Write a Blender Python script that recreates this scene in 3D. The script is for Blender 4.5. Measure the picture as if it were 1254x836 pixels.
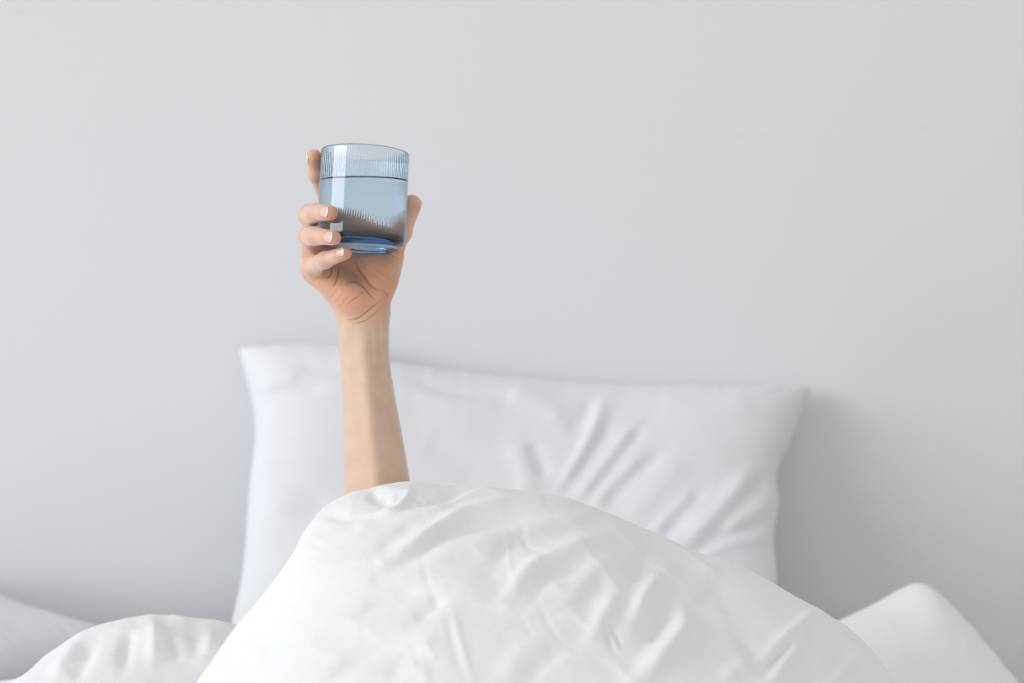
import bpy, math
import numpy as np

# ------------------------------------------------------------------ scene set-up
scene = bpy.context.scene
C = scene.collection
for o in list(bpy.data.objects):
    bpy.data.objects.remove(o, do_unlink=True)

CAM_Z = 0.92            # camera height; the horizon lies at photo row HOR
F_PX = 1741.0           # 50 mm lens on a 36 mm wide sensor, 1254 px wide
HOR = 390.0
PITCH = math.atan((HOR - 418.0) / F_PX)
D0 = 1.29               # distance of the drinking glass

cam_d = bpy.data.cameras.new('camera')
cam_d.lens = 50.0
cam_d.sensor_width = 36.0
cam_d.clip_start = 0.02
cam_d.dof.use_dof = True
cam_d.dof.focus_distance = 1.285
cam_d.dof.aperture_fstop = 2.8
cam = bpy.data.objects.new('camera', cam_d)
C.objects.link(cam)
cam.location = (0, 0, CAM_Z)
cam.rotation_euler = (math.pi / 2 + PITCH, 0, 0)
scene.camera = cam

world = bpy.data.worlds.new('world')
scene.world = world
world.use_nodes = True
wb = world.node_tree.nodes['Background']
wb.inputs[0].default_value = (1.0, 0.98, 0.955, 1)
wb.inputs[1].default_value = 0.715

def area(name, loc, target, sx, sy, power, col=(1, 1, 1)):
    l = bpy.data.lights.new(name, 'AREA')
    l.shape = 'RECTANGLE'; l.size = sx; l.size_y = sy
    l.energy = power; l.color = col
    o = bpy.data.objects.new(name, l)
    C.objects.link(o)
    o.location = loc
    from mathutils import Vector
    d = Vector(target) - Vector(loc)
    o.rotation_euler = d.to_track_quat('-Z', 'Y').to_euler()
    return o

# daylight through the tall window on the left-hand side of the room
area('window_daylight', (-14.0, -5.6, 4.4), (0.0, 1.3, 0.9), 11.0, 6.5, 1580, (0.945, 0.98, 1.0))

vs = scene.view_settings
vs.view_transform = 'Standard'
vs.look = 'None'
vs.gamma = 1.0
vs.exposure = 0.0
vs.use_curve_mapping = False

# ------------------------------------------------------------------ helpers
cp, sp = math.cos(PITCH), math.sin(PITCH)

def P(px, py, y):
    """photo pixel + distance along the room -> world point"""
    u = (px - 627.0) / F_PX
    v = (418.0 - py) / F_PX
    dy = cp - v * sp
    dz = sp + v * cp
    s = y / dy
    return np.array([u * s, y, CAM_Z + dz * s])

def proj(pts):
    """world points -> photo pixels"""
    x = pts[..., 0]; y = pts[..., 1]; z = pts[..., 2] - CAM_Z
    f = y * cp + z * sp
    up = -y * sp + z * cp
    return 627.0 + F_PX * x / f, 418.0 - F_PX * up / f

def tag(o, label=None, cat=None, group=None, kind=None):
    if label: o['label'] = label
    if cat: o['category'] = cat
    if group: o['group'] = group
    if kind: o['kind'] = kind
    return o

def mesh_obj(name, verts, faces, mats, parent=None, smooth=True):
    me = bpy.data.meshes.new(name)
    me.from_pydata([tuple(map(float, v)) for v in verts], [], [tuple(map(int, f)) for f in faces])
    if not isinstance(mats, (list, tuple)):
        mats = [mats]
    for m in mats:
        me.materials.append(m)
    if smooth:
        me.polygons.foreach_set('use_smooth', [True] * len(me.polygons))
    me.update()
    o = bpy.data.objects.new(name, me)
    C.objects.link(o)
    if parent is not None:
        o.parent = parent
    return o

def box(name, x0, x1, y0, y1, z0, z1, mat, parent=None):
    v = [(x, y, z) for x in (x0, x1) for y in (y0, y1) for z in (z0, z1)]
    f = [(0, 1, 3, 2), (4, 6, 7, 5), (0, 4, 5, 1), (2, 3, 7, 6), (0, 2, 6, 4), (1, 5, 7, 3)]
    return mesh_obj(name, v, f, mat, parent, smooth=False)

def grid_faces(nu, nv, off=0, flip=False):
    i, j = np.meshgrid(np.arange(nu - 1), np.arange(nv - 1), indexing='ij')
    a = off + i * nv + j
    q = np.stack([a, a + nv, a + nv + 1, a + 1], -1).reshape(-1, 4)
    return q[:, ::-1] if flip else q

def smooth01(t):
    t = np.clip(t, 0, 1)
    return t * t * (3 - 2 * t)

def catmull(pts, n=12):
    p = np.asarray(pts, float)
    p = np.vstack([2 * p[0] - p[1], p, 2 * p[-1] - p[-2]])
    out = []
    for i in range(1, len(p) - 2):
        t = np.linspace(0, 1, n, endpoint=False)[:, None]
        a, b, c, d = p[i - 1], p[i], p[i + 1], p[i + 2]
        out.append(0.5 * (2 * b + (c - a) * t + (2 * a - 5 * b + 4 * c - d) * t ** 2 + (3 * b - a - 3 * c + d) * t ** 3))
    out.append(p[-2][None])
    return np.vstack(out)

def fold(u, v, pts, amp, wl, wr, taper=0.35):
    """height of one cloth fold along a curve; wl / wr = widths left / right of its run"""
    line = catmull(pts, 6)
    best = np.full(u.shape, 1e9); sd = np.zeros(u.shape); tt = np.zeros(u.shape)
    seg = np.linalg.norm(np.diff(line, axis=0), axis=1)
    cum = np.concatenate([[0], np.cumsum(seg)]); L = cum[-1]
    m = (u > line[:, 0].min() - 4 * max(wl, wr)) & (u < line[:, 0].max() + 4 * max(wl, wr)) & \
        (v > line[:, 1].min() - 4 * max(wl, wr)) & (v < line[:, 1].max() + 4 * max(wl, wr))
    if not m.any():
        return np.zeros(u.shape)
    uu, vv = u[m], v[m]
    b = np.full(uu.shape, 1e9); s = np.zeros(uu.shape); t_ = np.zeros(uu.shape)
    for i in range(len(seg)):
        a = line[i]; d = line[i + 1] - a
        t = np.clip(((uu - a[0]) * d[0] + (vv - a[1]) * d[1]) / (d @ d + 1e-12), 0, 1)
        ex = uu - a[0] - d[0] * t; ey = vv - a[1] - d[1] * t
        dist = np.hypot(ex, ey)
        side = np.sign(d[0] * ey - d[1] * ex)
        k = dist < b
        b = np.where(k, dist, b); s = np.where(k, side, s)
        t_ = np.where(k, (cum[i] + t * seg[i]) / L, t_)
    w = np.where(s < 0, wl, wr)
    h = amp * np.exp(-(b / w) ** 2)
    if taper > 0:
        h *= 0.25 + 0.75 * smooth01(t_ / taper) * smooth01((1 - t_) / taper) if taper < 0.5 else np.sin(np.pi * t_)
    out = np.zeros(u.shape)
    out[m] = h
    return out

_rng = np.random.RandomState(7)
_lat = _rng.rand(64, 64, 64).astype(np.float32)
def vnoise(p):
    """smooth value noise, -1..1, p (...,3)"""
    i = np.floor(p).astype(int); f = p - i
    f = f * f * f * (f * (f * 6 - 15) + 10)
    def L(a, b, c):
        return _lat[(i[..., 0] + a) & 63, (i[..., 1] + b) & 63, (i[..., 2] + c) & 63]
    x, y, z = f[..., 0], f[..., 1], f[..., 2]
    r = 0
    for a in (0, 1):
        for b in (0, 1):
            for c in (0, 1):
                r = r + L(a, b, c) * (x if a else 1 - x) * (y if b else 1 - y) * (z if c else 1 - z)
    return r * 2 - 1

def normals_grid(G):
    du = np.gradient(G, axis=0); dv = np.gradient(G, axis=1)
    n = np.cross(du, dv)
    return n / (np.linalg.norm(n, axis=-1, keepdims=True) + 1e-12)

def set_attr(o, name, data, typ='FLOAT', dom='POINT'):
    a = o.data.attributes.new(name, typ, dom)
    key = {'FLOAT': 'value', 'FLOAT_COLOR': 'color'}[typ]
    a.data.foreach_set(key, np.ascontiguousarray(data, dtype=np.float32).ravel())

# ------------------------------------------------------------------ materials
def mat(name):
    m = bpy.data.materials.new(name)
    m.use_nodes = True
    nt = m.node_tree
    return m, nt, nt.nodes['Principled BSDF']

def N(nt, typ, **kw):
    n = nt.nodes.new(typ)
    for k, v in kw.items():
        setattr(n, k, v)
    return n

def noise_node(nt, scale, detail=3, rough=0.5):
    tc = N(nt, 'ShaderNodeTexCoord')
    n = N(nt, 'ShaderNodeTexNoise')
    n.inputs['Scale'].default_value = scale
    n.inputs['Detail'].default_value = detail
    n.inputs['Roughness'].default_value = rough
    nt.links.new(tc.outputs['Object'], n.inputs['Vector'])
    return n

def bump(nt, src, bsdf, strength, dist):
    b = N(nt, 'ShaderNodeBump')
    b.inputs['Strength'].default_value = strength
    b.inputs['Distance'].default_value = dist
    nt.links.new(src, b.inputs['Height'])
    nt.links.new(b.outputs[0], bsdf.inputs['Normal'])
    return b

def fabric(name, col, wr_scale, wr_dist, rough=0.75):
    m, nt, b = mat(name)
    n = noise_node(nt, 6, 2)
    mx = N(nt, 'ShaderNodeMix', data_type='RGBA')
    mx.inputs['A'].default_value = (*[c * 0.985 for c in col], 1)
    mx.inputs['B'].default_value = (*col, 1)
    nt.links.new(n.outputs['Fac'], mx.inputs['Factor'])
    nt.links.new(mx.outputs['Result'], b.inputs['Base Color'])
    b.inputs['Roughness'].default_value = rough
    b.inputs['Specular IOR Level'].default_value = 0.25
    b.inputs['Sheen Weight'].default_value = 0.08
    b.inputs['Sheen Roughness'].default_value = 0.5
    # fine crumple in the weave
    n2 = noise_node(nt, wr_scale, 4, 0.55)
    bump(nt, n2.outputs['Fac'], b, 0.35, wr_dist)
    return m

M_DUVET = fabric('duvet_cotton', (0.85, 0.868, 0.89), 26, 0.006)
M_PILLOW = fabric('pillow_cotton', (0.735, 0.75, 0.785), 14, 0.004)
M_SHEET = fabric('sheet_cotton', (0.82, 0.82, 0.83), 14, 0.003)

def wall_material():
    m, nt, b = mat('painted_plaster')
    tc = N(nt, 'ShaderNodeTexCoord')
    n = noise_node(nt, 1.3, 2)
    mx = N(nt, 'ShaderNodeMix', data_type='RGBA')
    mx.inputs['A'].default_value = (0.725, 0.737, 0.769, 1)
    mx.inputs['B'].default_value = (0.745, 0.757, 0.787, 1)
    nt.links.new(n.outputs['Fac'], mx.inputs['Factor'])
    last = mx.outputs['Result']
    # faint scuff marks on the paint: (photo px, size x, size z, strength)
    for (px, py, sx, sz, st) in ((905, 167, 0.018, 0.0045, 0.10), (935, 164, 0.03, 0.003, 0.05),
                                 (1130, 157, 0.011, 0.008, 0.08), (25, 14, 0.012, 0.007, 0.10)):
        c = P(px, py, 1.95)
        sub = N(nt, 'ShaderNodeVectorMath', operation='SUBTRACT')
        sub.inputs[1].default_value = (c[0], c[1], c[2])
        nt.links.new(tc.outputs['Object'], sub.inputs[0])
        mul = N(nt, 'ShaderNodeVectorMath', operation='MULTIPLY')
        mul.inputs[1].default_value = (1 / sx, 0, 1 / sz)
        nt.links.new(sub.outputs[0], mul.inputs[0])
        ln = N(nt, 'ShaderNodeVectorMath', operation='LENGTH')
        nt.links.new(mul.outputs[0], ln.inputs[0])
        mr = N(nt, 'ShaderNodeMapRange', interpolation_type='SMOOTHSTEP')
        mr.inputs['From Min'].default_value = 0.0
        mr.inputs['From Max'].default_value = 1.0
        mr.inputs['To Min'].default_value = st
        mr.inputs['To Max'].default_value = 0.0
        nt.links.new(ln.outputs['Value'], mr.inputs['Value'])
        k = N(nt, 'ShaderNodeMix', data_type='RGBA')
        k.inputs['B'].default_value = (0.42, 0.38, 0.38, 1)
        nt.links.new(mr.outputs[0], k.inputs['Factor'])
        nt.links.new(last, k.inputs['A'])
        last = k.outputs['Result']
    nt.links.new(last, b.inputs['Base Color'])
    b.inputs['Roughness'].default_value = 0.9
    b.inputs['Specular IOR Level'].default_value = 0.2
    n2 = noise_node(nt, 220, 3)
    bump(nt, n2.outputs['Fac'], b, 0.08, 0.001)
    return m
M_WALL = wall_material()

def wood_floor():
    m, nt, b = mat('oak_floor')
    n = noise_node(nt, 9, 4)
    r = N(nt, 'ShaderNodeValToRGB')
    r.color_ramp.elements[0].color = (0.42, 0.32, 0.23, 1)
    r.color_ramp.elements[1].color = (0.55, 0.44, 0.33, 1)
    nt.links.new(n.outputs['Fac'], r.inputs[0])
    nt.links.new(r.outputs[0], b.inputs['Base Color'])
    b.inputs['Roughness'].default_value = 0.45
    return m
M_FLOOR = wood_floor()

def skin_material():
    m, nt, b = mat('skin')
    at = N(nt, 'ShaderNodeAttribute', attribute_name='tone')
    n = noise_node(nt, 70, 3)
    mx = N(nt, 'ShaderNodeMix', data_type='RGBA', blend_type='MULTIPLY')
    mx.inputs['Factor'].default_value = 1.0
    r = N(nt, 'ShaderNodeValToRGB')
    r.color_ramp.elements[0].position = 0.3
    r.color_ramp.elements[0].color = (0.93, 0.90, 0.87, 1)
    r.color_ramp.elements[1].position = 0.7
    r.color_ramp.elements[1].color = (1, 1, 1, 1)
    nt.links.new(n.outputs['Fac'], r.inputs[0])
    nt.links.new(at.outputs['Color'], mx.inputs['A'])
    nt.links.new(r.outputs[0], mx.inputs['B'])
    nt.links.new(mx.outputs['Result'], b.inputs['Base Color'])
    b.inputs['Roughness'].default_value = 0.55
    b.inputs['Specular IOR Level'].default_value = 0.5
    b.inputs['Sheen Weight'].default_value = 0.5
    b.inputs['Sheen Roughness'].default_value = 0.4
    b.inputs['Subsurface Weight'].default_value = 0.25
    b.inputs['Subsurface Radius'].default_value = (1.0, 0.35, 0.2)
    b.inputs['Subsurface Scale'].default_value = 0.004
    n2 = noise_node(nt, 700, 3)
    bump(nt, n2.outputs['Fac'], b, 0.12, 0.0008)
    return m
M_SKIN = skin_material()

def plain(name, col, rough, spec=0.5):
    m, nt, b = mat(name)
    n = noise_node(nt, 300, 2)
    mx = N(nt, 'ShaderNodeMix', data_type='RGBA')
    mx.inputs['A'].default_value = (*[c * 0.96 for c in col], 1)
    mx.inputs['B'].default_value = (*col, 1)
    nt.links.new(n.outputs['Fac'], mx.inputs['Factor'])
    nt.links.new(mx.outputs['Result'], b.inputs['Base Color'])
    b.inputs['Roughness'].default_value = rough
    b.inputs['Specular IOR Level'].default_value = spec
    return m
M_NAIL = plain('polished_nail', (0.80, 0.53, 0.48), 0.18, 0.6)
M_NAILTIP = plain('white_nail_tip', (0.92, 0.90, 0.88), 0.2, 0.6)

def glass_material(name, sigma=None, base_ior=1.5, tint=(1, 1, 1)):
    """dielectric; face attribute 'ior' gives each face's relative index"""
    m = bpy.data.materials.new(name)
    m.use_nodes = True
    nt = m.node_tree
    nt.nodes.clear()
    out = N(nt, 'ShaderNodeOutputMaterial')
    g = N(nt, 'ShaderNodeBsdfGlass')
    g.inputs['Roughness'].default_value = 0.0
    g.inputs['Color'].default_value = (*tint, 1)
    at = N(nt, 'ShaderNodeAttribute', attribute_name='ior')
    nt.links.new(at.outputs['Fac'], g.inputs['IOR'])
    nt.links.new(g.outputs[0], out.inputs['Surface'])
    if sigma:
        v = N(nt, 'ShaderNodeVolumeAbsorption')
        s = max(sigma)
        v.inputs['Color'].default_value = (*[1 - c / s for c in sigma], 1)
        v.inputs['Density'].default_value = s
        nt.links.new(v.outputs[0], out.inputs['Volume'])
    return m
M_GLASS = glass_material('blue_glass', sigma=(104, 58, 30))
M_WATER = glass_material('water', base_ior=1.333)

# ------------------------------------------------------------------ the room
WALL_Y = 1.95
MAT_TOP = 0.50
tag(box('wall_back', -2.6, 3.0, WALL_Y, WALL_Y + 0.12, 0, 2.7, M_WALL), 'plain pale grey painted wall behind the bed', 'wall', kind='structure')
tag(box('floor', -2.6, 3.0, -2.5, WALL_Y, -0.05, 0.0, M_FLOOR), 'pale wooden floor under the bed', 'floor', kind='structure')

# mattress: rounded block
def rounded_block(name, x0, x1, y0, y1, z0, z1, r, m):
    o = box(name, x0, x1, y0, y1, z0, z1, m)
    bv = o.modifiers.new('round', 'BEVEL'); bv.width = r; bv.segments = 5
    o.data.polygons.foreach_set('use_smooth', [True] * 6)
    return o
bed = rounded_block('mattress', -1.20, 0.56, -0.06, WALL_Y - 0.012, 0.22, MAT_TOP, 0.05, M_SHEET)
tag(bed, 'mattress in a white fitted sheet under the duvet and pillows', 'mattress')
base = bpy.data.objects.new('bed_base', None); C.objects.link(base)
tag(base, 'low bed base carrying the mattress', 'bed base')
M_BASE = plain('bed_base_cloth', (0.7, 0.69, 0.68), 0.8, 0.2)
box('platform', -1.19, 0.55, -0.05, WALL_Y - 0.015, 0.08, 0.22, M_BASE, base)
for sx in (-1.1, 0.5):
    for sy in (0.0, 1.8):
        box('leg', sx, sx + 0.06, sy, sy + 0.06, 0.0, 0.08, M_BASE, base)

# ------------------------------------------------------------------ pillows
def pillow(name, corners, thick, label, folds=(), edge=None, nseed=0, bulge_n=None, nu=170, nv=130, amp_noise=0.003):
    """corners: TL, TR, BR, BL world points (middle plane); edge: dict of extra points per side;
    folds: curves in photo px on the front"""
    TL, TR, BR, BL = [np.asarray(c, float) for c in corners]
    edge = edge or {}
    u = np.linspace(0, 1, nu); v = np.linspace(0, 1, nv)
    def side(a, b, mids, n):
        pts = [a] + [np.asarray(m_) for m_ in mids] + [b]
        c = catmull(pts, 20)
        L = np.concatenate([[0], np.cumsum(np.linalg.norm(np.diff(c, axis=0), axis=1))]); L /= L[-1]
        t = np.linspace(0, 1, n)
        return np.stack([np.interp(t, L, c[:, k]) for k in range(3)], -1)
    top = side(TL, TR, edge.get('top', []), nu)
    bot = side(BL, BR, edge.get('bottom', []), nu)
    lef = side(TL, BL, edge.get('left', []), nv)
    rig = side(TR, BR, edge.get('right', []), nv)
    U = u[:, None, None]; V = v[None, :, None]
    G = (1 - V) * top[:, None] + V * bot[:, None] + (1 - U) * lef[None] + U * rig[None] \
        - ((1 - U) * (1 - V) * TL + U * (1 - V) * TR + U * V * BR + (1 - U) * V * BL)
    nrm = np.cross(TR - TL, BL - TL); nrm = nrm / np.linalg.norm(nrm)
    if bulge_n is not None:
        if nrm @ np.asarray(bulge_n) < 0: nrm = -nrm
    a = 4 * u * (1 - u); b = 4 * v * (1 - v)
    prof = (1 - (1 - a[:, None]) ** 3.6) ** 0.5 * (1 - (1 - b[None]) ** 2.2) ** 0.55
    verts = []; faces = []
    for s in (1, -1):
        H = G + nrm * (s * thick / 2 * prof)[..., None]
        if s == 1:
            n2 = normals_grid(H)
            if (n2[nu // 2, nv // 2] @ nrm) < 0: n2 = -n2
            pu, pv = proj(H)
            d = np.zeros((nu, nv))
            for c_, a_, l_, r_ in folds:
                d += fold(pu, pv, c_, a_ * 0.62, l_, r_, 0.2)
            q = H * np.array([7, 7, 7]) + nseed * 3.1
            d += amp_noise * vnoise(q) + amp_noise * 0.5 * vnoise(q * 2.3)
            # puckers running in from the seams
            rim = np.exp(-(a[:, None] / 0.22)) + np.exp(-(b[None] / 0.22))
            al = np.where(np.minimum(u, 1 - u)[:, None] < np.minimum(v, 1 - v)[None], v[None] * 60, u[:, None] * 80)
            d += 0.0022 * rim * vnoise(np.stack([al + 0 * a[:, None], np.full((nu, nv), nseed + 0.5), np.full((nu, nv), 3.3)], -1))
            ed = np.minimum(np.minimum(u, 1 - u)[:, None], np.minimum(v, 1 - v)[None])
            H = H + n2 * (d * smooth01(ed / 0.05))[..., None]
        off = len(verts)
        verts += list(H.reshape(-1, 3))
        faces.append((grid_faces(nu, nv, off), s, H))
    fl = []
    for fc, s, H in faces:
        q = fc[0]; vv = np.array(verts)[fc[len(fc) // 2]]
        nn = np.cross(vv[1] - vv[0], vv[2] - vv[1])
        if nn @ nrm * s < 0: fc = fc[:, ::-1]
        fl.append(fc)
    F = np.vstack(fl)
    # weld the two borders
    n1 = nu * nv
    idx = np.arange(2 * n1)
    bm = np.zeros((nu, nv), bool); bm[0] = bm[-1] = True; bm[:, 0] = bm[:, -1] = True
    bi = np.where(bm.ravel())[0]
    idx[n1 + bi] = bi
    F = idx[F]
    used = np.unique(F); rm = -np.ones(2 * n1, int); rm[used] = np.arange(len(used))
    o = mesh_obj(name, np.array(verts)[used], rm[F], M_PILLOW)
    tag(o, label, 'pillow', 'white pillows on the bed')
    return o

yp = 1.85
mm = 0.001
pf = [
    ([(739, 488), (720, 540), (686, 600)], 9*mm, 9, 7),
    ([(728, 489), (697, 531)], -5*mm, 10, 9),
    ([(752, 511), (717, 563), (685, 608)], -6*mm, 7, 7),
    ([(778, 518), (733, 579), (704, 613)], 8*mm, 9, 7),
    ([(790, 521), (759, 556), (717, 610)], -6*mm, 7, 8),
    ([(785, 560), (743, 602), (724, 622)], 6*mm, 10, 8),
    ([(816, 550), (775, 582), (737, 622)], -6*mm, 8, 9),
    ([(840, 560), (800, 600), (765, 640)], 5*mm, 16, 14),
    ([(862, 598), (807, 662)], -6*mm, 8, 9),
    ([(850, 605), (798, 652)], 6*mm, 10, 8),
    ([(920, 572), (885, 621), (838, 662)], 10*mm, 14, 12),
    ([(952, 576), (911, 611), (872, 655), (840, 678)], -8*mm, 9, 9),
    ([(956, 612), (910, 632), (880, 650)], 6*mm, 10, 9),
    ([(940, 642), (888, 657), (842, 678)], -9*mm, 6, 7),
    ([(946, 655), (900, 664), (850, 682)], 6*mm, 8, 10),
    ([(650, 540), (668, 585)], -6*mm, 10, 9),
    ([(630, 540), (645, 585), (640, 610)], 6*mm, 16, 14),
    ([(620, 480), (670, 500), (690, 520)], 6*mm, 16, 12),
    ([(310, 485), (340, 470), (370, 463)], 6*mm, 9, 9),
    ([(312, 500), (345, 483), (400, 476)], -5*mm, 9, 9),
    ([(360, 448), (400, 452), (470, 462)], -5*mm, 9, 9),
    ([(500, 466), (560, 480), (640, 486)], -5*mm, 8, 9),
    ([(500, 480), (560, 494), (620, 497)], 3*mm, 9, 9),
    ([(310, 560), (330, 590), (345, 640)], 5*mm, 22, 18),
    ([(330, 660), (370, 640), (400, 600)], -4*mm, 22, 18),
    ([(520, 540), (560, 560), (590, 590)], -3*mm, 22, 18),
    ([(800, 490), (860, 500), (930, 495)], 5*mm, 20, 20),
]
pillow('pillow', (P(292, 425, 1.925), P(993, 474, 1.925), P(953, 805, 1.70), P(274, 805, 1.70)), 0.15,
       'large white pillow propped upright against the wall behind the raised arm', pf,
       {'top': [P(420, 428, 1.925), P(480, 448, 1.925), P(600, 464, 1.925), P(720, 474, 1.925), P(860, 477, 1.925)],
        'right': [P(967, 545, 1.885), P(951, 580, 1.86), P(953, 622, 1.84), P(947, 662, 1.81), P(951, 715, 1.78)],
        'left': [P(312, 515, 1.88), P(305, 600, 1.84), P(297, 700, 1.78), P(283, 765, 1.74)]},
       nseed=1, bulge_n=(0, -1, 0.2))

# pillow lying flat at the far left
pillow('pillow', (np.array([-0.80, 1.925, 0.560]), np.array([-0.42, 1.62, 0.540]), np.array([-0.76, 1.31, 0.545]), np.array([-1.10, 1.60, 0.558])), 0.080,
       'white pillow lying flat at far left, half hidden behind the duvet',
       [([(0, 770), (60, 775), (110, 785)], -3*mm, 9, 9), ([(0, 790), (40, 796), (80, 800)], 3*mm, 9, 9)], nseed=8, bulge_n=(0, 0, 1))

# ------------------------------------------------------------------ duvet
def silhouette(pts, depth):
    w = np.array([P(a, b, depth) for a, b in pts])
    c = catmull(np.stack([w[:, 0], w[:, 2]], -1), 10)
    o = np.argsort(c[:, 0])
    return c[o, 0], c[o, 1]

YC = 1.262
sx1, sz1 = silhouette([(215, 905), (262, 822), (283, 778), (330, 718), (365, 668), (383, 634), (397, 618), (420, 608), (455, 598), (500, 590),
                       (560, 599), (620, 603), (680, 607), (720, 620), (780, 645), (850, 675), (905, 693), (950, 713),
                       (1000, 740), (1040, 765), (1068, 795), (1086, 840), (1110, 900)], YC)
YC2 = 1.36
sx2, sz2 = silhouette([(-120, 900), (10, 838), (60, 800), (105, 770), (150, 757), (190, 753), (240, 757), (282, 765), (330, 790), (380, 850)], YC2)

YC3 = 1.60
sx3, sz3 = silhouette([(930, 900), (985, 800), (1040, 761), (1082, 739), (1112, 722), (1128, 718), (1142, 724), (1168, 747), (1212, 797), (1248, 840), (1300, 905)], YC3)

DX = 0.0020
ARM_HOLE = (P(462.5, 596, 1.308)[0], 1.308, 0.0325, 0.0310)

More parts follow.
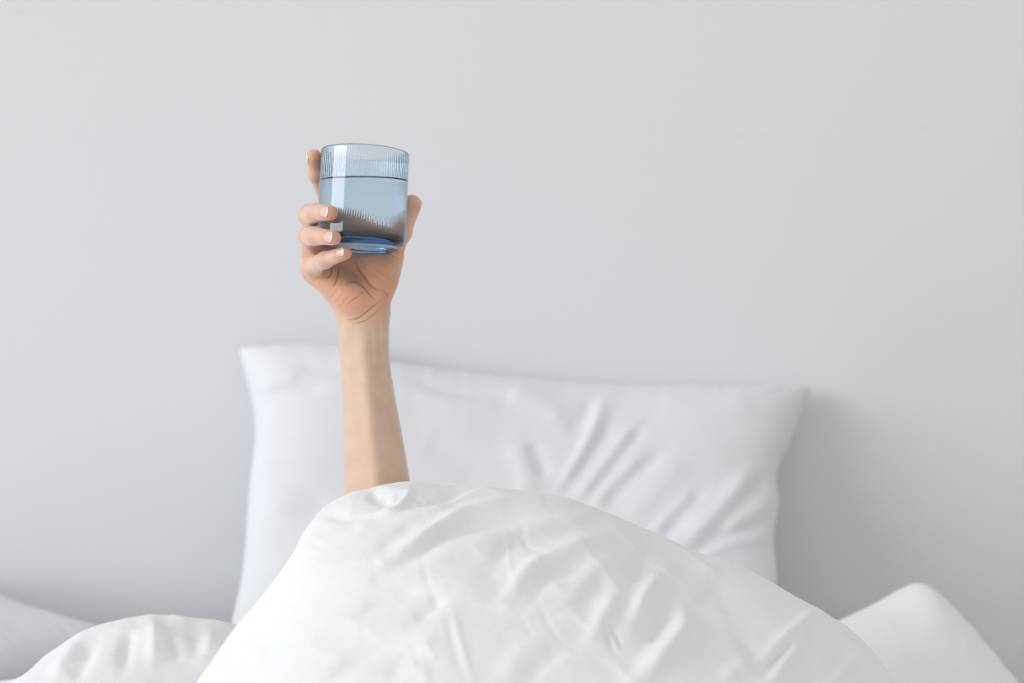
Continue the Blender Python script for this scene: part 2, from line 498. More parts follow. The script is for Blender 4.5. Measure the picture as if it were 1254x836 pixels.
def duvet():
    xs = np.arange(-0.62, 0.68, DX)
    ys = np.concatenate([np.linspace(-0.10, 0.78, 45, endpoint=False), np.arange(0.78, 1.47, DX)])
    X, Y = np.meshgrid(xs, ys, indexing='ij')
    # behind the person the cover reaches further towards the wall on the right-hand side
    ymax = 1.46 + 0.32 * smooth01((X - 0.32) / 0.07)
    Y = np.where(Y > 1.30, 1.30 + (Y - 1.30) * (ymax - 1.30) / (ys[-1] - 1.30), Y)
    ZB = 0.548 - 0.048 * smooth01((X - 0.40) / 0.08) * smooth01((Y - 1.2) / 0.15) + 0.012 * vnoise(np.stack([X * 4, Y * 4, 0 * X], -1))
    def hump(sx, sz, yc, wf, wb, pw, lo=0.52):
        zc0 = np.interp(xs, sx, sz, left=lo, right=lo)
        # the outline softens towards the front so that the sides roll over instead of creasing
        sig = [0.0, 0.02, 0.04, 0.07]
        lev = [zc0]
        for g in sig[1:]:
            kx = np.arange(-3 * g, 3 * g + DX, DX)
            kw = np.exp(-0.5 * (kx / g) ** 2); kw /= kw.sum()
            pad = len(kx) // 2
            lev.append(np.convolve(np.pad(zc0, pad, mode='edge'), kw, 'valid')[:len(xs)])
        lev = np.array(lev)
        want = 0.07 * smooth01((yc - Y) / 0.30)
        zc = np.zeros_like(Y)
        for i_ in range(3):
            t_ = np.clip((want - sig[i_]) / (sig[i_ + 1] - sig[i_]), 0, 1)
            m_ = (want >= sig[i_]) if i_ < 2 else (want >= sig[i_])
            zc = np.where(m_, lev[i_][:, None] * (1 - t_) + lev[i_ + 1][:, None] * t_, zc)
        front = np.exp(-(np.clip(yc - Y, 0, None) / wf) ** pw)
        back = np.exp(-(np.clip(Y - yc, 0, None) / wb) ** 2.2)
        return ZB + np.clip(zc - ZB, 0, None) * front * back
    h1 = hump(sx1, sz1, YC, 0.44, 0.085, 1.7)
    h2 = hump(sx2, sz2, YC2, 0.33, 0.075, 1.7)
    k = 0.012
    t = np.clip(0.5 + 0.5 * (h1 - h2) / k, 0, 1)
    Z = h2 * (1 - t) + h1 * t + k * t * (1 - t)
    h3 = hump(sx3, sz3, YC3, 0.16, 0.07, 1.7)
    t = np.clip(0.5 + 0.5 * (Z - h3) / 0.01, 0, 1)
    Z = h3 * (1 - t) + Z * t + 0.01 * t * (1 - t)
    G = np.stack([X, Y, Z], -1)
    n = normals_grid(G)
    n[n[..., 2] < 0] *= -1
    pu, pv = proj(G)
    F = [
        # bunched knot in front of the forearm
        ([(455, 634), (480, 628), (496, 614), (501, 600)], 6*mm, 3.5, 5),
        ([(450, 602), (466, 611), (482, 608)], -6*mm, 8, 8),
        ([(452, 634), (520, 629), (556, 619), (590, 609), (650, 607)], 7*mm, 4, 8),
        ([(510, 612), (530, 621), (575, 609)], -6*mm, 7, 5),
        ([(398, 632), (425, 637), (450, 634)], -3*mm, 5, 5),
        ([(400, 622), (420, 618), (440, 612)], 2*mm, 6, 6),
        # the two long sweeping folds
        ([(468, 686), (512, 662), (546, 643), (585, 628), (660, 618)], 8*mm, 7, 6),
        ([(462, 704), (512, 675), (546, 654), (600, 643), (700, 628)], -7*mm, 6, 9),
        ([(456, 676), (488, 655), (516, 638)], -4*mm, 7, 6),
        ([(500, 700), (560, 672), (640, 648), (700, 640)], 4*mm, 12, 14),
        # middle
        ([(600, 700), (625, 668), (668, 655), (735, 640)], -6*mm, 10, 9),
        ([(620, 738), (645, 700), (690, 676), (740, 660)], 7*mm, 10, 9),
        ([(655, 725), (676, 702), (728, 686)], -6*mm, 9, 8),
        ([(690, 740), (720, 705), (760, 680)], 3*mm, 14, 12),
        ([(705, 745), (730, 722), (742, 700)], -3*mm, 10, 9),
        ([(724, 782), (742, 750), (760, 725)], 6*mm, 10, 9),
        ([(770, 715), (784, 690), (796, 672)], -6*mm, 10, 9),
        ([(772, 766), (793, 725), (815, 698)], 9*mm, 10, 9),
        ([(790, 790), (808, 762), (820, 738)], -10*mm, 13, 9),
        ([(828, 734), (837, 766), (820, 798), (775, 845)], 11*mm, 9, 14),
        ([(741, 768), (751, 800)], -3*mm, 3, 3), ([(748, 766), (760, 796)], -3*mm, 3, 3), ([(746, 770), (755, 798)], 2*mm, 3, 3),
        # right
        ([(852, 705), (880, 690), (905, 700)], 3*mm, 10, 10),
        ([(855, 745), (880, 725), (890, 745)], -3*mm, 10, 10),
        ([(900, 770), (918, 792), (928, 812)], -7*mm, 10, 8),
        ([(880, 836), (912, 812), (918, 800)], 5*mm, 12, 9),
        ([(1000, 750), (966, 780), (930, 808)], 9*mm, 8, 8),
        ([(975, 778), (955, 800), (935, 822)], -7*mm, 5, 5),
        ([(980, 784), (962, 814), (938, 842)], 9*mm, 7, 10),
        ([(1012, 770), (990, 800), (980, 830)], -4*mm, 9, 9),
        ([(1050, 804), (1018, 834)], 6*mm, 7, 7),
        ([(1040, 795), (1005, 815)], -4*mm, 6, 6),
        # left of the big hump
        ([(398, 842), (423, 813), (462, 793), (532, 770)], -6*mm, 9, 9),
        ([(440, 756), (462, 734), (532, 713)], -4*mm, 9, 8),
        ([(505, 760), (535, 738), (550, 728)], -5*mm, 9, 7),
        ([(470, 836), (500, 800), (530, 812)], -3*mm, 11, 11),
        ([(553, 742), (564, 785), (578, 830)], 1.3*mm, 3, 4),
        ([(545, 742), (555, 785), (568, 830)], -1*mm, 5, 4),
        ([(610, 836), (640, 800), (680, 780)], 3*mm, 12, 12),
        ([(640, 836), (670, 812), (700, 800)], -3*mm, 10, 10),
        # low left hump
        ([(150, 822), (156, 790), (166, 768)], -6*mm, 8, 8),
        ([(186, 758), (190, 780), (186, 815)], 7*mm, 9, 9),
        ([(200, 764), (208, 790), (225, 810)], -6*mm, 8, 8),
        ([(238, 768), (240, 790), (236, 808)], -5*mm, 10, 9),
        ([(258, 772), (255, 790), (250, 806)], 5*mm, 9, 9),
        ([(100, 778), (90, 795), (62, 836)], 6*mm, 7, 9),
        ([(118, 785), (104, 810), (85, 836)], -5*mm, 8, 8),
    ]
    d = np.zeros(X.shape)
    for c_, a_, l_, r_ in F:
        d += fold(pu, pv, c_, a_ * 0.75, l_ * 1.1, r_ * 1.1) * np.where((Y > 1.42) & (X > 0.3), 0, 1)
    # fine ironing creases
    rg = np.random.RandomState(3)
    for _ in range(34):
        cx, cy = rg.uniform(330, 1040), rg.uniform(625, 836)
        an = rg.choice([rg.normal(-0.6, 0.35), rg.normal(1.2, 0.3)])
        L = rg.uniform(14, 42)
        p0 = (cx - L * math.cos(an), cy - L * math.sin(an)); p1 = (cx + L * math.cos(an), cy + L * math.sin(an))
        pm = (cx + rg.normal(0, 3), cy + rg.normal(0, 3))
        d += fold(pu, pv, [p0, pm, p1], rg.choice([-1, 1]) * rg.uniform(0.3, 0.8) * mm, 2.8, 2.8, 0.3) * np.where(Y > 1.3, 0, 1)
    q = np.stack([X * 9 + Y * 4, Y * 7 - X * 3, Z * 9], -1)
    d += 0.0035 * vnoise(q + 11.3) + 0.0016 * vnoise(q * 2.4 + 3.7)
    r1 = 1 - np.abs(vnoise(q * 1.9 + 31.7))
    d += 0.0012 * (r1 ** 6)
    G = G + n * d[..., None]
    # outer hem hangs rounded on to the mattress
    nu, nv = X.shape
    ex = np.minimum(np.arange(nu), nu - 1 - np.arange(nu)) * DX
    e = np.minimum(ex[:, None], np.minimum(ys - ys[0], ys[-1] - ys)[None])
    G[..., 2] -= 0.035 * np.exp(-(e / 0.02) ** 2)
    over = 0.20 * smooth01((X - 0.555) / 0.06)      # hangs over the side of the mattress
    G[..., 2] = np.maximum(G[..., 2] - over, 0.509 - over)
    # the opening the forearm comes out of
    qa = ARM_HOLE
    gap = (((G[..., 0] - qa[0]) / qa[2]) ** 2 + ((G[..., 1] - qa[1]) / qa[3]) ** 2 < 1) & (G[..., 1] > YC + 0.004)
    B = G.copy(); B[..., 2] = np.maximum(G[..., 2] - 0.03, 0.502 - over)
    V = np.vstack([G.reshape(-1, 3), B.reshape(-1, 3)])
    F1 = grid_faces(nu, nv); F2 = grid_faces(nu, nv, nu * nv, True)
    keep = ~gap.ravel()[F1].any(1)
    F1 = F1[keep]; F2 = F2[keep]
    o1 = nu * nv
    rim = []
    ring = [(i, 0) for i in range(nu)] + [(nu - 1, j) for j in range(1, nv)] + [(i, nv - 1) for i in range(nu - 2, -1, -1)] + [(0, j) for j in range(nv - 2, 0, -1)]
    ids = [i * nv + j for i, j in ring]
    for a, b in zip(ids, ids[1:] + ids[:1]):
        rim.append((b, a, a + o1, b + o1))
    o = mesh_obj('duvet', V, np.vstack([F1, F2, np.array(rim)]), M_DUVET)
    tag(o, 'rumpled white duvet heaped up around the raised forearm', 'duvet')
    return o
duvet()

# ------------------------------------------------------------------ drinking glass and water
R_OUT, H_GL, WALL_T, BASE_T = 0.0400, 0.0885, 0.0022, 0.0076
TILT = math.radians(2.4)
LEAN = math.radians(4.6)          # the rim leans away from the camera
GL_TOP = P(447.5, 186.5, D0 + 0.0035)
NR, PER = 108, 8
RIB = 0.00024
NTH = NR * PER
ct, st_ = math.cos(TILT), math.sin(TILT)
cl, sl_ = math.cos(LEAN), math.sin(LEAN)
AXIS = np.array([st_, sl_ * ct, cl * ct]); AXIS /= np.linalg.norm(AXIS)
EX = np.array([1.0, 0, 0]) - AXIS[0] * AXIS; EX /= np.linalg.norm(EX)
EY = np.cross(AXIS, EX)
def gl(x, y, h):
    """local glass coords (h up from base) -> world"""
    x, y, h = np.broadcast_arrays(x, y, h)
    return GL_TOP + x[..., None] * EX + y[..., None] * EY + (h - H_GL)[..., None] * AXIS
def level(x, y, z):
    """height along the glass axis at which the level z is reached"""
    return H_GL + (z - GL_TOP[2] - x * EX[2] - y * EY[2]) / AXIS[2]
W_LEVEL = P(447.5, 220.5, D0)[2]

def glass():
    th = np.arange(NTH) * 2 * math.pi / NTH
    rib = np.abs(np.cos(th * NR / 2)) * -1.0 + 0.5
    rib = rib + np.where((np.arange(NTH) + PER // 2) % PER == 0, 0.3, 0.0)
    hw = level((R_OUT - WALL_T) * np.cos(th), (R_OUT - WALL_T) * np.sin(th), W_LEVEL)
    rings = []; kinds = []
    def ring(r, h, kind, ribamp=0.0):
        rr = r + ribamp * rib
        rings.append(gl(rr * np.cos(th), rr * np.sin(th), np.broadcast_to(h, th.shape).astype(float)))
        kinds.append(kind)
    rc = 0.0100
    ring(0.0002, 0.0022, 0)
    ring(0.020, 0.0020, 0)
    ring(0.0265, 0.0012, 0)
    ring(0.0290, 0.0002, 0)
    ring(R_OUT - rc, 0.0, 0)
    for a in np.linspace(0.15, 1, 7):
        ph = a * math.pi / 2
        ring(R_OUT - rc + rc * math.sin(ph), rc - rc * math.cos(ph), 0)
    for h in np.linspace(0.012, H_GL - 0.0016, 10):
        ring(R_OUT, h, 0)
    rm = R_OUT - WALL_T * 0.5
    for a in np.linspace(0.1, 0.9, 6):
        ph = a * math.pi
        ring(rm + WALL_T * 0.5 * math.cos(ph), H_GL - 0.0012 + 0.0012 * math.sin(ph), 0)
    ri = R_OUT - WALL_T
    for a in np.linspace(0, 1, 8):
        ring(ri, (H_GL - 0.0020) * (1 - a) + hw * a, 0, RIB * min(1, a * 5))
    n_dry = len(rings)
    ric = 0.0085
    for a in np.linspace(0, 1, 9)[1:]:
        ring(ri, hw * (1 - a) + (BASE_T + ric) * a, 1, RIB * min(1, (1 - a) * 4))
    for a in np.linspace(0, 1, 7)[1:]:
        ph = a * math.pi / 2
        ring(ri - ric + ric * math.cos(ph), BASE_T + ric - ric * math.sin(ph), 1)
    ring(0.018, BASE_T - 0.0004, 1)
    ring(0.0002, BASE_T - 0.0006, 1)
    R = np.array(rings); n = len(rings)
    V = R.reshape(-1, 3)
    F = []; K = []
    j = np.arange(NTH); j2 = (j + 1) % NTH
    for i in range(n - 1):
        F.append(np.stack([i * NTH + j, i * NTH + j2, (i + 1) * NTH + j2, (i + 1) * NTH + j], -1))
        K += [1.5 if kinds[i + 1] == 0 else 1.5 / 1.333] * NTH
    F = np.vstack(F)
    caps = [list(range(NTH))[::-1], [(n - 1) * NTH + k for k in range(NTH)]]
    Fl = [tuple(f) for f in F] + [tuple(caps[0]), tuple(caps[1])]
    K += [1.5, 1.5 / 1.333]
    o = mesh_obj('drinking_glass', V, Fl, M_GLASS)
    set_attr(o, 'ior', K, 'FLOAT', 'FACE')
    tag(o, 'ribbed light blue glass tumbler held up in the hand', 'glass')
    # water: follows the inside of the glass
    rings = []; kk = []
    def wring(r, h, k, ribamp=0.0):
        rr = r + ribamp * rib
        rings.append(gl(rr * np.cos(th), rr * np.sin(th), np.broadcast_to(h, th.shape).astype(float)))
        kk.append(k)
    e = 0.00006
    wring(0.0002, BASE_T - 0.0006 + e, 1.0)
    wring(0.018, BASE_T - 0.0004 + e, 1.0)
    for a in np.linspace(0, 1, 7)[::-1][:-1]:
        ph = a * math.pi / 2
        wring(ri - ric + (ric - e) * math.cos(ph), BASE_T + ric - (ric - e) * math.sin(ph), 1.0)
    for a in np.linspace(0, 1, 9)[::-1]:
        h = hw * (1 - a) + (BASE_T + ric) * a
        wring(ri - e, h, 1.0, RIB * min(1, (1 - a) * 4))
    # slight meniscus, then the flat top
    flat = lambda r: level(r * np.cos(th), r * np.sin(th), W_LEVEL)
    wring(ri - 0.0008, flat(ri - 0.0008) - 0.0007, 1.333)
    wring(ri - 0.0020, flat(ri - 0.0020) - 0.0011, 1.333)
    wring(ri - 0.0040, flat(ri - 0.0040) - 0.0013, 1.333)
    wring(0.018, flat(0.018) - 0.0013, 1.333)
    wring(0.0002, flat(0.0002) - 0.0013, 1.333)
    n = len(rings); V = np.array(rings).reshape(-1, 3)
    F = []; K = []
    for i in range(n - 1):
        F.append(np.stack([i * NTH + j, i * NTH + j2, (i + 1) * NTH + j2, (i + 1) * NTH + j], -1))
        K += [kk[i + 1]] * NTH
    Fl = [tuple(f) for f in np.vstack(F)] + [tuple(list(range(NTH))[::-1]), tuple((n - 1) * NTH + k for k in range(NTH))]
    K += [1.0, 1.333]
    w = mesh_obj('water', V, Fl, M_WATER)
    set_attr(w, 'ior', K, 'FLOAT', 'FACE')
    tag(w, 'clear water filling the blue tumbler two thirds up', 'water')
glass()

# ------------------------------------------------------------------ the raised arm and hand
class Field:
    def __init__(s, lo, hi, h):
        s.lo = np.asarray(lo, float); s.h = h
        s.n = np.ceil((np.asarray(hi) - s.lo) / h).astype(int) + 1
        s.d = np.full(s.n, 1.0, np.float32)
        s.ax = [s.lo[k] + h * np.arange(s.n[k]) for k in range(3)]
    def window(s, lo, hi):
        a = np.clip(np.floor((lo - s.lo) / s.h).astype(int), 0, s.n - 1)
        b = np.clip(np.ceil((hi - s.lo) / s.h).astype(int) + 1, 1, s.n)
        sl = tuple(slice(a[k], b[k]) for k in range(3))
        X, Y, Z = np.meshgrid(s.ax[0][sl[0]], s.ax[1][sl[1]], s.ax[2][sl[2]], indexing='ij', sparse=True)
        return sl, X, Y, Z

def seg_dist(X, Y, Z, a, b, ra, rb):
    d = b - a
    L2 = d @ d + 1e-12
    t = np.clip(((X - a[0]) * d[0] + (Y - a[1]) * d[1] + (Z - a[2]) * d[2]) / L2, 0, 1)
    dx = X - a[0] - d[0] * t; dy = Y - a[1] - d[1] * t; dz = Z - a[2] - d[2] * t
    return np.sqrt(dx * dx + dy * dy + dz * dz) - (ra + (rb - ra) * t)

def smin(a, b, k):
    h = np.clip(0.5 + 0.5 * (b - a) / k, 0, 1)
    return b * (1 - h) + a * h - k * h * (1 - h)

def capsule(Fd, a, b, ra, rb, k):
    m = max(ra, rb) + 0.022
    sl, X, Y, Z = Fd.window(np.minimum(a, b) - m, np.maximum(a, b) + m)
    Fd.d[sl] = smin(Fd.d[sl], seg_dist(X, Y, Z, a, b, ra, rb), k)

def ellipsoid(Fd, c, r, k, rot=None):
    r = np.asarray(r)
    m = r.max() + 0.022
    sl, X, Y, Z = Fd.window(c - m, c + m)
    dx, dy, dz = X - c[0], Y - c[1], Z - c[2]
    if rot is not None:
        R = rot
        dx, dy, dz = (R[0, 0] * dx + R[0, 1] * dy + R[0, 2] * dz, R[1, 0] * dx + R[1, 1] * dy + R[1, 2] * dz, R[2, 0] * dx + R[2, 1] * dy + R[2, 2] * dz)
    k0 = np.sqrt((dx / r[0]) ** 2 + (dy / r[1]) ** 2 + (dz / r[2]) ** 2)
    k1 = np.sqrt((dx / r[0] ** 2) ** 2 + (dy / r[1] ** 2) ** 2 + (dz / r[2] ** 2) ** 2) + 1e-9
    Fd.d[sl] = smin(Fd.d[sl], k0 * (k0 - 1) / k1, k)

def surface_nets(Fd):
    d = Fd.d; n = d.shape
    s = d < 0
    c8 = [(i, j, k) for i in (0, 1) for j in (0, 1) for k in (0, 1)]
    sub = lambda A, c: A[c[0]:n[0] - 1 + c[0], c[1]:n[1] - 1 + c[1], c[2]:n[2] - 1 + c[2]]
    cnt = sum(sub(s, c).astype(np.int8) for c in c8)
    act = (cnt > 0) & (cnt < 8)
    ii = np.stack(np.where(act), -1)
    acc = np.zeros((len(ii), 3)); num = np.zeros(len(ii))
    val = {c: d[ii[:, 0] + c[0], ii[:, 1] + c[1], ii[:, 2] + c[2]] for c in c8}
    for a in c8:
        for ax in range(3):
            if a[ax] == 0:
                b = list(a); b[ax] = 1; b = tuple(b)
                va, vb = val[a], val[b]
                cr = (va < 0) != (vb < 0)
                t = np.where(cr, va / (va - vb + 1e-20), 0)
                p = np.tile(np.array(a, float), (len(ii), 1)); p[:, ax] = t
                acc[cr] += p[cr]; num[cr] += 1
    V = Fd.lo + Fd.h * (ii + acc / num[:, None])
    idm = -np.ones([k - 1 for k in n], int)
    idm[act] = np.arange(len(ii))
    F = []
    for ax in range(3):
        o1, o2 = [(1, 2), (2, 0), (0, 1)][ax]
        A = np.take(s, np.arange(n[ax] - 1), ax); B = np.take(s, np.arange(1, n[ax]), ax)
        cr = np.stack(np.where(A != B), -1)
        cr = cr[(cr[:, o1] > 0) & (cr[:, o2] > 0) & (cr[:, o1] < n[o1] - 1) & (cr[:, o2] < n[o2] - 1)]
        e1 = np.zeros(3, int); e1[o1] = 1; e2 = np.zeros(3, int); e2[o2] = 1
        g = lambda q: idm[q[:, 0], q[:, 1], q[:, 2]]
        quad = np.stack([g(cr - e1 - e2), g(cr - e2), g(cr), g(cr - e1)], -1)
        flip = ~s[cr[:, 0], cr[:, 1], cr[:, 2]]
        quad[flip] = quad[flip][:, ::-1]
        F.append(quad)
    return V, np.vstack(F)

D = D0
# joints: photo px + distance behind (+) / before (-) the axis of the glass, radius
def J(px, py, dd, r): return (P(px, py, D + dd), r)
FINGERS = {
    'index':  [J(424, 276, .060, .0105), J(402, 243, .040, .0088), J(388, 212, .020, .0078), J(385.0, 192.5, .008, .0072)],
    'middle': [J(399, 285, .046, .0110), J(378.5, 263.5, .004, .0092), J(386.5, 260.5, -.0255, .0078), J(404.5, 260.8, -.0425, .0068)],
    'ring':   [J(390, 305, .042, .0110), J(378.5, 289, .001, .0090), J(387.0, 289, -.0290, .0076), J(408.5, 291.2, -.0450, .0066)],
    'little': [J(388, 331, .034, .0105), J(381.5, 326, .002, .0086), J(398, 318.5, -.020, .0070), J(422.5, 309.6, -.0345, .0060)],
    'thumb':  [J(474, 316, .042, .0115), J(491.5, 284, .039, .0094), J(504.5, 250, .030, .0088)],
}
WR = P(445, 388, D + .022)

def arm_sections():
    # photo row, left px, right px, depth offset, half thickness
    rows = [(368, 424, 468, .028, .0125), (384, 415, 476, .023, .0162), (394, 414, 477, .020, .0168), (412, 415, 476.4, .018, .0170), (430, 416.6, 476.4, .018, .0175), (454, 418.2, 478.6, .018, .0190),
            (489, 420.2, 484.3, .018, .0215), (520, 421, 490.3, .018, .0240), (560, 421.7, 497.3, .018, .0265), (600, 422.4, 504, .018, .0285), (650, 423, 512, .018, .031), (690, 424, 517, .016, .033)]
    out = []
    for py, l, r, dd, b in rows:
        A = P(l, py, D + dd); B = P(r, py, D + dd)
        out.append(((A[0] + B[0]) / 2, D + dd, A[2], (B[0] - A[0]) / 2, b))
    return np.array(out)[::-1]     # rising z
ARM = arm_sections()

def arm_field(Fd):
    z = Fd.ax[2]
    zmin, zmax = ARM[0, 2], ARM[-1, 2]
    m = (z > zmin - 0.04) & (z < zmax + 0.02)
    i0, i1 = np.where(m)[0][[0, -1]]
    Z = z[i0:i1 + 1]
    cx, cy, a, b = [np.interp(Z, ARM[:, 2], ARM[:, k]) for k in (0, 1, 3, 4)]
    X = Fd.ax[0][:, None, None]; Y = Fd.ax[1][None, :, None]
    qx = (X - cx) / a; qy = (Y - cy) / b
    # a forearm is a little square on its inner face
    # with a long muscle ridge down its front
    rise = smooth01((zmax - Z) / 0.05)[None, None]
    qy = np.where(qy < 0, qy / (1 + 0.20 * rise * np.exp(-((qx - 0.12) / 0.38) ** 2)), qy)
    k0 = (np.abs(qx) ** 2.25 + np.abs(qy) ** 2.25) ** (1 / 2.25)
    k1 = np.sqrt((qx / a) ** 2 + (qy / b) ** 2) + 1e-6
    d = (k0 - 1) * np.maximum(k0, 0.3) / k1
    d = np.maximum(d, np.maximum(Z - zmax, zmin - Z)[None, None])
    Fd.d[:, :, i0:i1 + 1] = smin(Fd.d[:, :, i0:i1 + 1], d.astype(np.float32), 0.012)

H = 0.0008
lo = np.array([P(355, 300, D)[0], D - 0.062, ARM[0, 2] - 0.07])
hi = np.array([P(540, 300, D)[0], D + 0.098, P(385, 172, D)[2]])
def build_arm():
    Fd = Field(lo, hi, H)
    arm_field(Fd)
    # elbow end, out of sight under the duvet
    e0 = np.array([ARM[0, 0], ARM[0, 1], ARM[0, 2]])
    ellipsoid(Fd, e0, (ARM[0, 3] * 0.98, ARM[0, 4] * 0.98, 0.05), 0.01)
    # palm: metacarpals fanning out of the wrist
    w0 = P(438, 380, D + .030); w1 = P(446, 381, D + .032); w2 = P(454, 380, D + .032)
    mc = {k: FINGERS[k][0][0] for k in FINGERS}
    for a, b, ra, rb in ((w0, mc['little'], .0140, .0115), (w0, mc['ring'], .0140, .0125), (w1, mc['middle'], .0140, .0130), (w2, mc['index'], .0140, .0130)):
        capsule(Fd, a, b, ra, rb, 0.012)
    # web between index and middle hollow of the palm
    capsule(Fd, mc['index'], mc['middle'], .0110, .0110, 0.010)
    capsule(Fd, mc['middle'], mc['ring'], .0110, .0110, 0.010)
    capsule(Fd, mc['ring'], mc['little'], .0110, .0105, 0.010)
    # ball of the thumb, heel of the hand
    capsule(Fd, P(458, 369, D + .020), mc['thumb'], .0140, .0125, 0.010)
    ellipsoid(Fd, P(467, 334, D + .026), (.0150, .0140, .0200), 0.013)
    capsule(Fd, P(432, 367, D + .018), P(404, 341, D + .020), .0140, .0130, 0.009)
    ellipsoid(Fd, P(434, 366, D + .012), (.0150, .0110, .0130), 0.008)
    # skin web from thumb to index
    capsule(Fd, mc['thumb'], mc['index'], .0085, .0095, 0.012)
    capsule(Fd, P(472, 330, D + .040), P(430, 310, D + .056), .0100, .0110, 0.012)
    # fingers: each its own chain, blended softly only at its root
    for name, ch in FINGERS.items():
        pts = [c[0] for c in ch]; rr = [c[1] for c in ch]
        low = np.min(pts, axis=0) - 0.03; hig = np.max(pts, axis=0) + 0.03
        sl, X, Y, Z = Fd.window(low, hig)
        f = None
        for i in range(len(pts) - 1):
            n_ = len(pts) - 1
            r0 = rr[i]; r1 = rr[i + 1]
            dd = seg_dist(X, Y, Z, pts[i], pts[i + 1], r0, r1)
            f = dd if f is None else smin(f, dd, 0.003)
            # slimmer shaft between the joints reads as a finger, not a tube
        for i in range(1, len(pts) - 1):
            k_ = np.sqrt((X - pts[i][0]) ** 2 + (Y - pts[i][1]) ** 2 + (Z - pts[i][2]) ** 2) - rr[i] * 1.03
            f = smin(f, k_, 0.003)
        root = np.sqrt((X - pts[0][0]) ** 2 + (Y - pts[0][1]) ** 2 + (Z - pts[0][2]) ** 2)
        reach = 0.030 if name != 'thumb' else 0.034
        k = 0.010 - 0.0092 * smooth01((root - 0.010) / reach)
        Fd.d[sl] = smin(Fd.d[sl], f.astype(np.float32), k.astype(np.float32))
    # skin presses flat where it touches the tumbler
    c0 = GL_TOP - AXIS * H_GL * 0.5
    sl, X, Y, Z = Fd.window(c0 - 0.062, c0 + 0.062)
    dx, dy, dz = X - c0[0], Y - c0[1], Z - c0[2]
    h = dx * AXIS[0] + dy * AXIS[1] + dz * AXIS[2]
    r = np.sqrt(np.maximum(dx * dx + dy * dy + dz * dz - h * h, 0))
    rc = 0.0095
    qa = r - (R_OUT + 0.0004) + rc; qb = np.abs(h) - (H_GL * 0.5 + 0.0004) + rc
    g = np.minimum(np.maximum(qa, qb), 0) + np.sqrt(np.maximum(qa, 0) ** 2 + np.maximum(qb, 0) ** 2) - rc
    Fd.d[sl] = -smin(-Fd.d[sl], g.astype(np.float32), 0.0012)
    return Fd

FD = build_arm()
V, F = surface_nets(FD)

def smooth_mesh(V, F, it=2, lam=0.5):
    n = len(V)
    E = np.vstack([F[:, [0, 1]], F[:, [1, 2]], F[:, [2, 3]], F[:, [3, 0]]])
    for _ in range(it):
        s = np.zeros_like(V); c = np.zeros(n)
        for k in range(3):
            s[:, k] = np.bincount(E[:, 0], V[E[:, 1], k], n) + np.bincount(E[:, 1], V[E[:, 0], k], n)
        c = np.bincount(E[:, 0], minlength=n) + np.bincount(E[:, 1], minlength=n)
        V = V + lam * (s / c[:, None] - V)
    return V
V = smooth_mesh(V, F, 3)

def vnormals(V, F):
    n = np.cross(V[F[:, 2]] - V[F[:, 0]], V[F[:, 3]] - V[F[:, 1]])
    o = np.zeros_like(V)
    for k in range(3):
        for c in range(4):
            o[:, k] += np.bincount(F[:, c], n[:, k], len(V))
    return o / (np.linalg.norm(o, axis=1, keepdims=True) + 1e-12)

NRM = vnormals(V, F)
pu, pv = proj(V)
front = smooth01((-NRM[:, 1] - 0.05) / 0.3)
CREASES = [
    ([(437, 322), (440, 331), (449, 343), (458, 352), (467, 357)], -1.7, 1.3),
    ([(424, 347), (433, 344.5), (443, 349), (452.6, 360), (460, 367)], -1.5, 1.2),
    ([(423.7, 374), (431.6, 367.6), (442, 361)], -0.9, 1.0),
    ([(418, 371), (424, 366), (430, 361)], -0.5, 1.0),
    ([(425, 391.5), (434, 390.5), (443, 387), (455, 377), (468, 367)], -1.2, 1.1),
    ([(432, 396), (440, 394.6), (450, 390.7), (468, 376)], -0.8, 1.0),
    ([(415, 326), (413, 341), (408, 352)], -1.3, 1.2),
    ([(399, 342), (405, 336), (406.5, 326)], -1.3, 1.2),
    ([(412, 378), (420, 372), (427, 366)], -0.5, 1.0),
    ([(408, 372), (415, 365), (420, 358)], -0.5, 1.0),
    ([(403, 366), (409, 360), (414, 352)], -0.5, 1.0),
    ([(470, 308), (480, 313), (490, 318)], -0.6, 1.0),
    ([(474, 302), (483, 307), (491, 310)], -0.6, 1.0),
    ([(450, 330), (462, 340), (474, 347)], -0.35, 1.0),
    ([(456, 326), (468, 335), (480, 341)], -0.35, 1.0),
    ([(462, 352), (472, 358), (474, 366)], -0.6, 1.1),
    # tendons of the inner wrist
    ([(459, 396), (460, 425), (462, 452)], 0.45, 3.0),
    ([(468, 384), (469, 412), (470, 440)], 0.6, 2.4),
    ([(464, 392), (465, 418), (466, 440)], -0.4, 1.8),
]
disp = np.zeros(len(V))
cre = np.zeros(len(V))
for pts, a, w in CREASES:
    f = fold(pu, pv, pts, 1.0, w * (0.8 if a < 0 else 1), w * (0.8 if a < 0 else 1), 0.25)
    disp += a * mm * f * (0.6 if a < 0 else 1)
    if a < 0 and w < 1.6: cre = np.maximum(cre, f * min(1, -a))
V = V + NRM * (disp * front)[:, None]

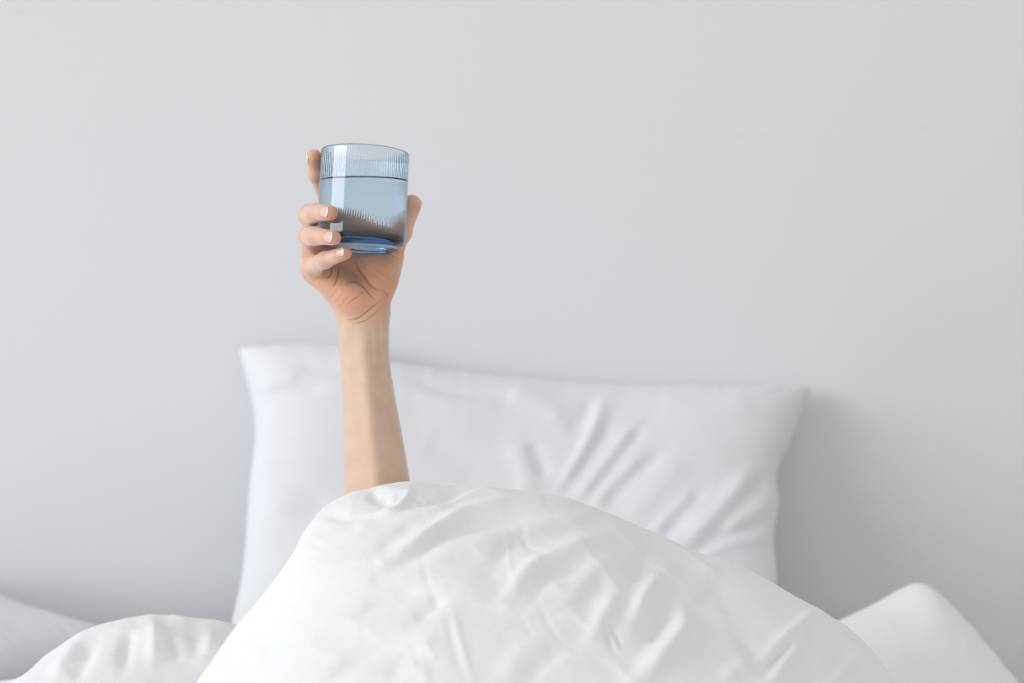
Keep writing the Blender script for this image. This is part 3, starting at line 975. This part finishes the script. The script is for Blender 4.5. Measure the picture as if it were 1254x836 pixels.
# skin tone: pale forearm, rosier palm, redder finger tips
def lerp(a, b, t): return a + (b - a) * t[:, None]
base_c = np.array([0.69, 0.50, 0.375]); palm_c = np.array([0.70, 0.38, 0.25]); tip_c = np.array([0.72, 0.30, 0.19])
fing_c = np.array([0.76, 0.53, 0.42])
zz = V[:, 2]
z_w = P(445, 392, D)[2]
t = smooth01((zz - (z_w - 0.012)) / 0.03)
col = lerp(np.tile(base_c, (len(V), 1)), palm_c, t)
for name, ch in FINGERS.items():
    pts = [c[0] for c in ch]
    dmin = np.full(len(V), 9.)
    for i in range(1, len(pts) - 1):
        dmin = np.minimum(dmin, seg_dist(V[:, 0], V[:, 1], V[:, 2], pts[i], pts[i + 1], ch[i][1], ch[i + 1][1]))
    col = lerp(col, fing_c, smooth01((0.006 - dmin) / 0.008))
    dt = np.linalg.norm(V - pts[-1], axis=1)
    col = lerp(col, tip_c, 0.8 * smooth01((0.014 - dt) / 0.010))
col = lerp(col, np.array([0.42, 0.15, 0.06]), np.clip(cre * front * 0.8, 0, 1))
mole = smooth01((1.3 - np.hypot(pu - 442.8, pv - 358.4)) / 0.9) * front
col = lerp(col, np.array([0.16, 0.06, 0.04]), mole * 0.8)
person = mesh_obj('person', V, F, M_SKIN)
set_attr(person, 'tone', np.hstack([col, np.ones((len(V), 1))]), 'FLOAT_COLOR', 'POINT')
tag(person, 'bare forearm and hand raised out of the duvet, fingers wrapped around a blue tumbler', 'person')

# ------------------------------------------------------------------ finger nails
def sdf_at(p):
    q = (p - FD.lo) / FD.h
    i = np.clip(np.floor(q).astype(int), 0, FD.n - 2); f = q - i
    r = 0
    for a in (0, 1):
        for b in (0, 1):
            for c in (0, 1):
                r = r + FD.d[i[..., 0] + a, i[..., 1] + b, i[..., 2] + c] * (f[..., 0] if a else 1 - f[..., 0]) * (f[..., 1] if b else 1 - f[..., 1]) * (f[..., 2] if c else 1 - f[..., 2])
    return r

def nail(finger, facing, length, half_w, t0, tip_over):
    """plate wrapped on the back of the last joint; facing = direction the nail looks"""
    ch = FINGERS[finger]
    a, b = ch[-2][0], ch[-1][0]
    r = ch[-1][1]
    ax = (b - a) / np.linalg.norm(b - a)
    up = np.asarray(facing, float); up = up - (up @ ax) * ax; up /= np.linalg.norm(up)
    sd = np.cross(ax, up)
    nu, nv = 17, 13
    def patch(s0, s1, lift, grow):
        G = np.zeros((nu, nv, 3))
        for i in range(nu):
            for j in range(nv):
                s = s0 + (s1 - s0) * i / (nu - 1)
                c = (j / (nv - 1) - 0.5) * 2
                # rounded root and free edge
                sj = s
                if grow == 'plate':
                    rt = i / (nu - 1)
                    sj = s - (1 - rt) * (-0.34 * length * c * c) - rt * (0.28 * length * c * c)
                else:
                    sj = s - 0.28 * length * c * c
                ang = c * half_w / r
                o = b + ax * sj
                dirv = up * math.cos(ang) + sd * math.sin(ang)
                # march outwards to the skin surface
                lo_, hi_ = 0.0, r * 1.9
                for _ in range(22):
                    m_ = (lo_ + hi_) / 2
                    if sdf_at(o + dirv * m_) < 0: lo_ = m_
                    else: hi_ = m_
                G[i, j] = [*(o + dirv * lo_)]
        # plates are flat along their length: hold them off the rounding of the tip
        rad = np.linalg.norm(np.cross(G - b, ax), axis=-1)
        Rm = np.maximum.accumulate(rad, axis=0)
        Rm = 0.45 * rad + 0.55 * Rm
        for i in range(nu):
            for j in range(nv):
                g = G[i, j]; s = (g - b) @ ax
                dirv = g - b - ax * s; dirv /= np.linalg.norm(dirv) + 1e-9
                G[i, j] = b + ax * s + dirv * (Rm[i, j] + lift)
        return G
    def solid(name, G, th, m, parent):
        n = normals_grid(G)
        if n[nu // 2, nv // 2] @ up < 0: n = -n
        B = G - n * th
        V_ = np.vstack([G.reshape(-1, 3), B.reshape(-1, 3)])
        F1 = grid_faces(nu, nv); F2 = grid_faces(nu, nv, nu * nv, True)
        ids = [i * nv for i in range(nu)] + [(nu - 1) * nv + j for j in range(1, nv)] + [i * nv + nv - 1 for i in range(nu - 2, -1, -1)] + list(range(nv - 2, 0, -1))
        o1 = nu * nv
        rim = np.array([(q, p, p + o1, q + o1) for p, q in zip(ids, ids[1:] + ids[:1])])
        return mesh_obj(name, V_, np.vstack([F1, F2, rim]), m, parent)
    free = t0 + length
    pl = solid('fingernail', patch(t0, free, 0.00035, 'plate'), 0.0008, M_NAIL, person)
    pl['label'] = 'short polished pink nail'
    tip = solid('nail_tip', patch(free - 0.0002, free + tip_over, 0.00045, 'tip'), 0.0009, M_NAILTIP, pl)
    tip['label'] = 'white free edge of the nail'

nail('middle', (-0.28, -1, 0.10), .0085, .0049, -.0055, .0016)
nail('ring', (-0.28, -1, 0.08), .0085, .0049, -.0055, .0016)
nail('little', (-0.22, -1, 0.25), .0068, .0040, -.0045, .0014)
nail('index', (-1, -0.25, 0.1), .0085, .0048, -.0050, .0016)
nail('thumb', (1, 0.15, 0.1), .0095, .0060, -.0045, .0016)
